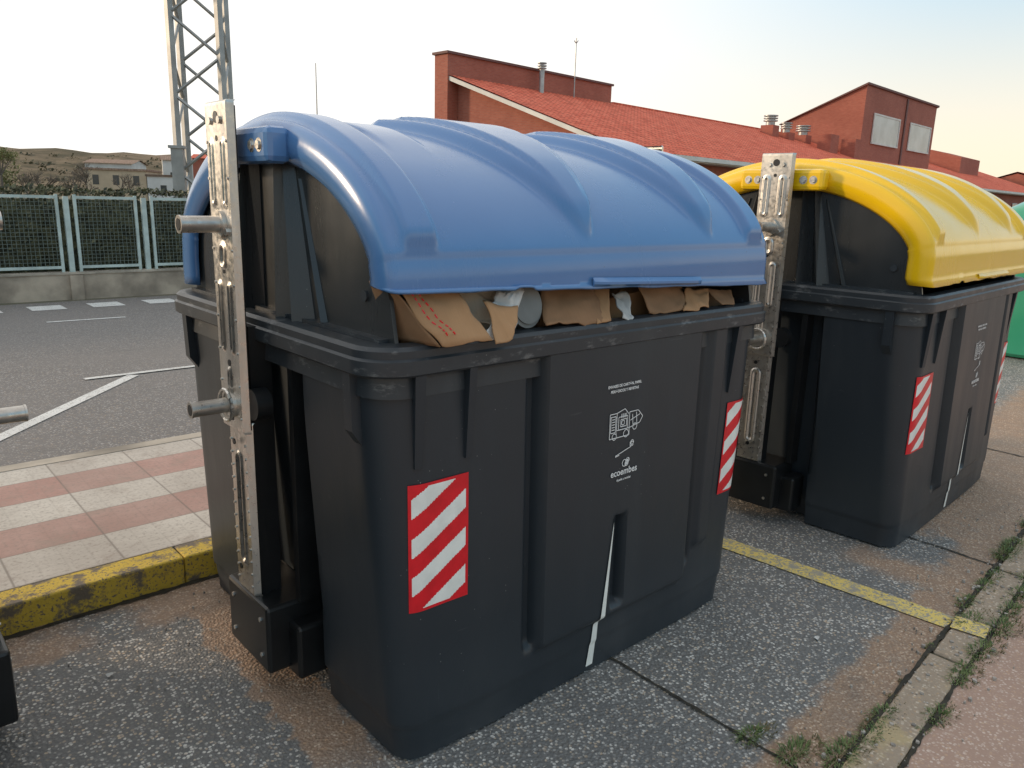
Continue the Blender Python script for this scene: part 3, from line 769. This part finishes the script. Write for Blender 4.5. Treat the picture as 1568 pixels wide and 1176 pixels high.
def m_roof(name,lo,hi):
    n=NT(name); X=n.xyz()
    fx_=n.math('FRACT',n.math('MULTIPLY',X[0],3.2)); fy=n.math('FRACT',n.math('MULTIPLY',X[1],2.2))
    sh=n.math('ABSOLUTE',n.math('SUBTRACT',fx_,.5))
    c=n.mix(n.ss(n.noise(2.5,5,.7),.3,.7),lo,hi)
    cell=n.n.new('ShaderNodeTexWhiteNoise'); cb=n.n.new('ShaderNodeCombineXYZ'); n.L(n.math('FLOOR',n.math('MULTIPLY',X[0],3.2)),cb.inputs[0]); n.L(n.math('FLOOR',n.math('MULTIPLY',X[1],2.2)),cb.inputs[1]); n.L(cb.outputs[0],cell.inputs['Vector'])
    c=n.mix(n.ss(cell.outputs['Value'],.5,1,0,.4),c,tuple(x*.5 for x in lo))
    c=n.mix(n.ss(fy,.18,.0,0,.8),c,tuple(x*.2 for x in lo))
    c=n.mix(n.ss(sh,.36,.5,0,.5),c,tuple(x*.3 for x in lo))
    return n.fin(c,.9,0,n.bump(sh,.5,.06),spec=.2)
M_ROOF=m_roof('clay_roof_tiles',(.62,.115,.065),(.78,.21,.125)); M_ROOF2=m_roof('old_roof_tiles',(.30,.19,.14),(.38,.27,.2))
M_TRIM=simple('pale_trim',(.70,.67,.62),.7,0,.1,1); M_DTRIM=simple('dark_coping',(.15,.065,.055),.7); M_GLASS=simple('window_glass',(.42,.44,.43),.15,0,.2,.5); M_METAL=simple('vent_metal',(.40,.40,.39),.4,.6,.15,3); M_DARKG=simple('dark_glass',(.04,.05,.055),.1)
T2=R(46)
bld=empty('brick_building',(0,0,0),T2)
GA=26.7
mb=MB()
mb.box(GA+.6,110,20.4,20.7,0,3.85)
mb.box(39.8,110,30.4,30.66,0,7.35)
mb.add([(GA+.6,20.4,0),(GA+.6,30.7,0),(GA+.6,30.7,7.35),(GA+.6,20.4,3.8),(GA+.9,20.4,0),(GA+.9,30.7,0),(GA+.9,30.7,7.35),(GA+.9,20.4,3.8)],[(0,3,2,1),(4,5,6,7),(0,1,5,4)])
mb.add([(109.7,20.7,0),(109.7,30.4,0),(109.7,30.4,7.2),(109.7,20.7,3.9)],[(0,1,2,3)])
mb.obj('walls',M_BRICK,bld)
mb=MB()
v=[];f=[]; NXR=2100; xs_=[GA+(111-GA)*i/NXR for i in range(NXR+1)]
for i,x in enumerate(xs_):
    dz=.035*abs(math.sin(math.pi*x*3.2))
    v+=[(x,19.6,3.74+dz),(x,30.7,7.5+dz)]
for i in range(NXR): f.append((2*i,2*i+2,2*i+3,2*i+1))
mb.add(v,f)
mb.obj('tile_roof',M_ROOF,bld)
mb=MB()
mb.add([(GA-.02,19.5,3.50),(GA-.02,30.70,7.26),(GA-.02,30.70,7.46),(GA-.02,19.5,3.70),(GA+.16,19.5,3.50),(GA+.16,30.70,7.26),(GA+.16,30.70,7.46),(GA+.16,19.5,3.70)],[(0,1,2,3),(7,6,5,4),(3,2,6,7),(0,4,5,1)])
mb.box(GA+.2,111,19.42,19.56,3.55,3.74); mb.box(GA+.2,111,19.56,20.39,3.50,3.56)
mb.obj('eave_trim',M_TRIM,bld)
mb=MB(); mb.box(GA-.1,39.8,30.72,31.7,0,8.5); mb.obj('parapet_wall',M_BRICK,bld)
mb=MB(); mb.box(GA-.2,39.9,30.62,31.8,8.503,8.62); mb.obj('parapet_coping',M_DTRIM,bld)
mb=MB(); mb.box(39.9,111,30.6,30.85,7.46,7.60); mb.obj('ridge_cap',M_ROOF,bld)
def prism(mb,a0,a1,pts):
    n=len(pts); mb.add([(a0,y,z) for y,z in pts]+[(a1,y,z) for y,z in pts],[tuple(range(n)),tuple(range(n,2*n))[::-1]]+[(i,n+i,n+(i+1)%n,(i+1)%n) for i in range(n)])
mb=MB(); prism(mb,64.2,81.3,[(24.8,3),(24.8,11),(31.5,8.3),(31.5,3)]); mb.obj('upper_volume',M_BRICK,bld)
mb=MB(); prism(mb,64.0,81.5,[(24.65,11.02),(24.65,11.17),(31.6,8.37),(31.6,8.22+.1)]); mb.obj('upper_coping',M_DTRIM,bld)
mb=MB(); mg=MB(); mf=MB()
for a0,a1 in((66.3,72.0),(74.8,80.2)):
    mg.box(a0,a1,24.72,24.79,6.9,9.0)
    mf.box(a0-.12,a1+.12,24.68,24.76,9.0,9.12); mf.box(a0-.12,a1+.12,24.66,24.76,6.78,6.9); mf.box(a0-.12,a0,24.68,24.76,6.9,9.0); mf.box(a1,a1+.12,24.68,24.76,6.9,9.0)
mb.box(73.2,73.5,24.7,24.79,4.6,10.9)
mb.obj('facade_pilaster',M_DTRIM,bld); mg.obj('upper_windows',M_GLASS,bld); mf.obj('upper_window_frames',M_TRIM,bld)
mb=MB(); mm=MB()
for a,b,zt,r in((57.3,29,8.35,.42),(59.2,28.6,7.95,.36),(61.3,28.2,7.9,.45)):
    zb=3.77+.34*(b-19.7); mb.box(a-.5,a+.5,b-.5,b+.5,zb-.3,zt-.75); mm.bar((a,b,zt-.75),(a,b,zt-.1),r*.8,16)
    for i in range(3): mm.bar((a,b,zt-.45+i*.18),(a,b,zt-.38+i*.18),r*1.25,16)
mm.bar((32.9,30.2,7.0),(32.9,30.2,8.75),.14,14)
for i in range(3): mm.bar((32.9,30.2,8.55+i*.13),(32.9,30.2,8.60+i*.13),.25,14)
mm.bar((35.9,30.4,7.0),(35.9,30.4,10.6),.035,6)
for i in range(4): mm.bar((35.9,30.4,10.3),(35.9+.15*math.cos(i*1.57),30.4+.15*math.sin(i*1.57),10.45),.02,4)
mb.box(62.8,64.1,24.6,25.7,5.2,6.9); mb.box(60.3,61.8,25.5,26.5,5.4,7.1)
prism(mb,92,99,[(25,5),(25,7.2),(28,8.0),(31,7.2),(31,5)])
mb.obj('chimneys',M_BRICK,bld); mm.obj('roof_vents_and_mast',M_METAL,bld,40)
mg=MB(); mf=MB()
for k in range(12):
    a0=30+k*6.5; mg.box(a0,a0+1.8,20.33,20.38,1.1,2.6); mf.box(a0-.08,a0+1.88,20.30,20.36,2.6,2.7); mf.box(a0-.08,a0+1.88,20.28,20.36,1.02,1.1)
mg.obj('wall_windows',M_DARKG,bld); mf.obj('wall_window_trim',M_TRIM,bld)
sg=box('hanging_sign',(31.2,33.2,19.9,20.0,2.75,3.35),simple('sign_red',(.45,.02,.03),.4),bld)
box('hanging_sign_stripe',(31.35,33.05,19.88,19.895,2.98,3.06),M_TRIM,bld)
box('footing',(GA,110,20.2,20.39,0,.4),M_CONC,bld)

b2=empty('brick_house',(0,0,0),T2)
mb=MB(); prism(mb,112,130,[(18,0),(18,4.6),(24,6.4),(30,4.6),(30,0)]); mb.obj('house_walls',M_BRICK,b2)
mb=MB(); mb.add([(111.8,17.6,4.55),(130.2,17.6,4.55),(130.2,24,6.6),(111.8,24,6.6),(130.2,30.4,4.55),(111.8,30.4,4.55)],[(0,1,2,3),(3,2,4,5)]); mb.obj('house_roof',M_ROOF,b2)

M_BEIGE=simple('beige_render',(.50,.39,.27),.9,0,.12,.6); M_WHR=simple('white_render',(.60,.58,.55),.9,0,.08,.6)
def house(name,x,y,w,d,h,rz,wm,rm,rh=1.2,wins=4):
    p=empty(name,(x,y,0),R(rz)); mb=MB(); mb.box(-w/2,w/2,-d/2,d/2,0,h)
    if rh: mb.add([(-w/2,-d/2,h),(-w/2,d/2,h),(-w/2,0,h+rh),(w/2,-d/2,h),(w/2,d/2,h),(w/2,0,h+rh)],[(0,1,2),(3,5,4)])
    mb.obj('walls',wm,p)
    if rh:
        r=MB(); r.add([(-w/2-.3,-d/2-.4,h-.05),(w/2+.3,-d/2-.4,h-.05),(w/2+.3,0,h+rh+.08),(-w/2-.3,0,h+rh+.08),(w/2+.3,d/2+.4,h-.05),(-w/2-.3,d/2+.4,h-.05)],[(0,1,2,3),(3,2,4,5)]); r.obj('roof',rm,p)
    else:
        r=MB(); r.box(-w/2-.15,w/2+.15,-d/2-.15,d/2+.15,h+.003,h+.2); r.obj('roof',rm,p)
    g=MB();
    for i in range(wins):
        xx=-w/2+w*(i+.5)/wins
        for zz in ([1.0] if h<3 else [1.9] if h<4.5 else [1.0,3.6]): g.box(xx-.3,xx+.3,-d/2-.03,-d/2-.005,zz,zz+1.0)
    g.obj('windows',M_DARKG,p)
    return p
house('beige_house',-43.5,88,6,7,3.4,12,M_BEIGE,M_ROOF2,0,3)
house('white_house',-38.6,88,3.2,6,2.9,12,M_WHR,M_ROOF2,0,1)
house('white_house',-66,131,7,8,5.4,10,M_WHR,M_ROOF2,.6,3)
house('white_house',-62,150,9,7,6.8,25,M_WHR,M_ROOF2,.8,3)
house('brick_house',-46,122,6,8,6.2,15,M_BRICK,M_ROOF,.6,2)

def m_hill():
    n=NT('hillside'); f=n.noise(.06,8,.65); c=n.mix(n.ss(f,.35,.6),(.085,.072,.042),(.21,.155,.10)); c=n.mix(n.ss(n.noise(.25,6,.7),.48,.64,0,.65),c,(.055,.05,.03))
    return n.fin(c,.95,spec=.1)
v=[];f=[];NA=160;ND=30
for i in range(NA+1):
    az=R(-75+150*i/NA)
    for j in range(ND+1):
        d=130+330*j/ND; prof=sst(j/ND,.05,.45)
        side=.10+.90*sst(-math.degrees(az),-5,22); 
        z=prof*(12.2+1.8*noise.noise(Vector((az*9,d*.004,0)))+.8*noise.noise(Vector((az*38,d*.02,3)))+.5*noise.noise(Vector((az*120,d*.05,3))))*side
        v.append((d*math.sin(az),d*math.cos(az),z-.3))
for i in range(NA):
    for j in range(ND): k=i*(ND+1)+j; f.append((k,k+ND+1,k+ND+2,k+1))
mesh_obj('hill',v,f,m_hill(),None,80)

M_BARK=simple('bark',(.12,.10,.08),.9); 
def bare(name,x,y,h,spread,seed,dens=4):
    rnd=random.Random(seed); mb=MB()
    def rec(p,d,l,r,k):
        q=p+d*l; mb.bar(p,q,r,4,r*.65)
        if k==0: return
        for i in range(dens if k>1 else 3):
            nd=(d+Vector((rnd.uniform(-1,1)*spread,rnd.uniform(-1,1)*spread,rnd.uniform(-.2,.7)))).normalized()
            rec(q,nd,l*rnd.uniform(.55,.8),r*.6,k-1)
    rec(Vector((0,0,0)),Vector((0,0,1)),h*.38,h*.03,4)
    return mb.obj(name,M_BARK,None,loc=(x,y,0))
bare('bare_tree',-33.5,56,2.7,1.1,1); bare('bare_tree',-31.5,57,2.6,1.2,2); bare('bare_tree',-36,58,2.6,1.1,3); bare('bare_tree',-64,118,5.0,.9,4); bare('bare_tree',-38,70,3.0,1,9); bare('bare_tree',-27.5,55,2.5,1.1,12)
M_OLV=m_leaf('olive_foliage',(.09,.10,.03),(.24,.24,.09),.8)
M_SCRUB=m_leaf('scrub_foliage',(.04,.042,.02),(.13,.11,.055),.3)
def leafy(name,x,y,h,r,n,seed,mat=M_OLV):
    rnd=random.Random(seed); e=empty(name,(x,y,0)); t=MB(); t.bar((0,0,0),(0,0,h*.5),h*.03,6,h*.018)
    cl=[]
    for i in range(9):
        c=Vector((rnd.gauss(0,r*.45),rnd.gauss(0,r*.45),h-r*.9+rnd.gauss(0,r*.35))); cl.append((c,r*rnd.uniform(.3,.55))); t.bar((0,0,h*.45),c,h*.012,4,h*.004)
    t.obj('trunk',M_BARK,e); m=MB()
    for i in range(n):
        c,rr=rnd.choice(cl); d=Vector((rnd.gauss(0,1),rnd.gauss(0,1),rnd.gauss(0,1))).normalized()*rr*rnd.random()**.4; p=c+d; s=rnd.uniform(.06,.16)*r/2
        nn=Vector((rnd.gauss(0,1),rnd.gauss(0,1),rnd.gauss(0,1))).normalized();u=nn.orthogonal().normalized();w=nn.cross(u)
        m.add([p-u*s,p-w*s*.6,p+u*s,p+w*s*.6],[(0,1,2,3)])
    m.obj('foliage',mat,e)
leafy('leafy_tree',-47.5,73,5.3,1.3,1800,1); leafy('leafy_tree',-50,76,4.2,2.0,1200,2)
leafy('leafy_tree',95,122,11.5,3.5,1500,5); leafy('leafy_tree',112,125,11,3.5,1500,6)
mb=MB(); rnd=random.Random(5)
for k in range(260):
    az=R(rnd.uniform(-44,-12)); d0=rnd.uniform(140,250); x,y=d0*math.sin(az),d0*math.cos(az)
    hz=sst((d0-130)/330,.05,.45)*11.5*(.10+.90*sst(-math.degrees(az),-5,22))-.3; rr=rnd.uniform(.5,1.5)
    for i in range(26):
        dd=Vector((rnd.gauss(0,1)*1.3,rnd.gauss(0,1)*1.3,abs(rnd.gauss(0,.7))))*rr*.55; p=Vector((x,y,hz))+dd; s=rnd.uniform(.12,.4)*rr
        nn=Vector((rnd.gauss(0,1),rnd.gauss(0,1),rnd.gauss(0,1))).normalized();u=nn.orthogonal().normalized();w=nn.cross(u)
        mb.add([p-u*s,p-w*s*.6,p+u*s,p+w*s*.6],[(0,1,2,3)])
mb.obj('hillside_scrub',M_SCRUB)
mb=MB(); mb.bar((0,0,0),(0,0,10.1),.07,6,.03); mb.obj('antenna_pole',M_GALV,None,loc=(-13.75,55,0))

gb=empty('bottle_bank',(6.5,9.15,0),TH)
v=[];f=[];prof=[(.62,.02),(.66,.06),(.70,.5),(.73,1.0),(.74,1.35),(.73,1.38),(.75,1.40),(.74,1.5),(.66,1.68),(.5,1.80),(.25,1.86),(.02,1.87)]
for hx,z in prof:
    for x,y in rrect(hx*1.05,hx,min(.3,hx*.6),8): v.append((x,y,z))
n=len(rrect(1,1,.3,8))
for k in range(len(prof)-1):
    for i in range(n): f.append((k*n+i,k*n+(i+1)%n,(k+1)*n+(i+1)%n,(k+1)*n+i))
f.append(tuple(range(n))[::-1]); mesh_obj('shell',v,f,M_GRN,gb,40)
mb=MB(); mb.bar((0,-.60,1.6),(0,-.72,1.56),.10,20); mb.bar((-.4,-.60,1.6),(-.4,-.72,1.56),.10,20); mb.obj('bottle_openings',M_BLK,gb,40)
mb=MB(); mb.bar((0,0,1.85),(0,0,2.0),.03,8); mb.obj('lifting_eye',M_STEEL,gb)

# ------------------------------------------------------------------ world, sun, camera
SUN_AZ=-84; SUN_EL=15
w=bpy.data.worlds.new('World'); scene.world=w; w.use_nodes=True
nt=w.node_tree; nt.nodes.clear(); N_=nt.nodes.new; LK=nt.links.new
sky=N_('ShaderNodeTexSky'); sky.sky_type='NISHITA'; sky.sun_disc=False; sky.sun_elevation=R(SUN_EL); sky.sun_rotation=R(SUN_AZ%360); sky.dust_density=1.6; sky.air_density=1.0; sky.ozone_density=.8
tc=N_('ShaderNodeTexCoord')
def vm(op,a,b):
    q=N_('ShaderNodeVectorMath'); q.operation=op; LK(a,q.inputs[0]); q.inputs[1].default_value=b; return q
def mr(v,lo,hi,a,b):
    q=N_('ShaderNodeMapRange'); q.interpolation_type='SMOOTHSTEP'; LK(v,q.inputs[0]); q.inputs[1].default_value=lo;q.inputs[2].default_value=hi;q.inputs[3].default_value=a;q.inputs[4].default_value=b; return q.outputs[0]
def mx(f,a,b):
    q=N_('ShaderNodeMix'); q.data_type='RGBA'
    for i,v in((0,f),(6,a),(7,b)):
        if isinstance(v,bpy.types.NodeSocket): LK(v,q.inputs[i])
        elif isinstance(v,tuple): q.inputs[i].default_value=(*v,1)
        else: q.inputs[i].default_value=v
    return q.outputs[2]
az=R(-40); el=R(22)
V=(math.sin(az)*math.cos(el),math.cos(az)*math.cos(el),math.sin(el))
dot=vm('DOT_PRODUCT',tc.outputs['Generated'],V).outputs['Value']
sep=N_('ShaderNodeSeparateXYZ'); LK(tc.outputs['Generated'],sep.inputs[0])
k=1/.15
left=mr(dot,.36,.86,0,1)
up=mr(sep.outputs[2],.03,.34,0,1)
zen=mr(sep.outputs[2],.45,.85,0,1)
hz=mx(up,(1.22*k,1.06*k,.82*k),(.46*k,.80*k,1.06*k))
hz=mx(left,hz,(1.22*k,1.19*k,1.14*k))
hz=mx(zen,hz,(1.12*k,1.10*k,1.08*k))
fac=mr(dot,.0,.9,.78,.93)
colr=mx(fac,sky.outputs[0],hz)
bg=N_('ShaderNodeBackground'); bg.inputs[1].default_value=.15
out=N_('ShaderNodeOutputWorld')
LK(colr,bg.inputs[0]); LK(bg.outputs[0],out.inputs[0])
sl=bpy.data.lights.new('sun','SUN'); sl.energy=2.2; sl.angle=R(6); sl.color=(1,.76,.52)
so=bpy.data.objects.new('sun',sl); COL.objects.link(so)
d=Vector((math.sin(R(SUN_AZ))*math.cos(R(SUN_EL)),math.cos(R(SUN_AZ))*math.cos(R(SUN_EL)),math.sin(R(SUN_EL))))
so.rotation_euler=d.to_track_quat('Z','Y').to_euler()
cam=bpy.data.cameras.new('camera'); co=bpy.data.objects.new('camera',cam); COL.objects.link(co)
cam.sensor_width=36; cam.lens=36*1180/1568; cam.clip_end=3000; cam.clip_start=.05
co.matrix_world=Matrix.Translation((0,0,1.65))@Matrix.Rotation(R(90-13.5),4,'X')@Matrix.Rotation(R(1.68),4,'Z')
scene.camera=co
scene.view_settings.view_transform='Standard'; scene.view_settings.look='None'; scene.view_settings.exposure=0; scene.view_settings.gamma=1
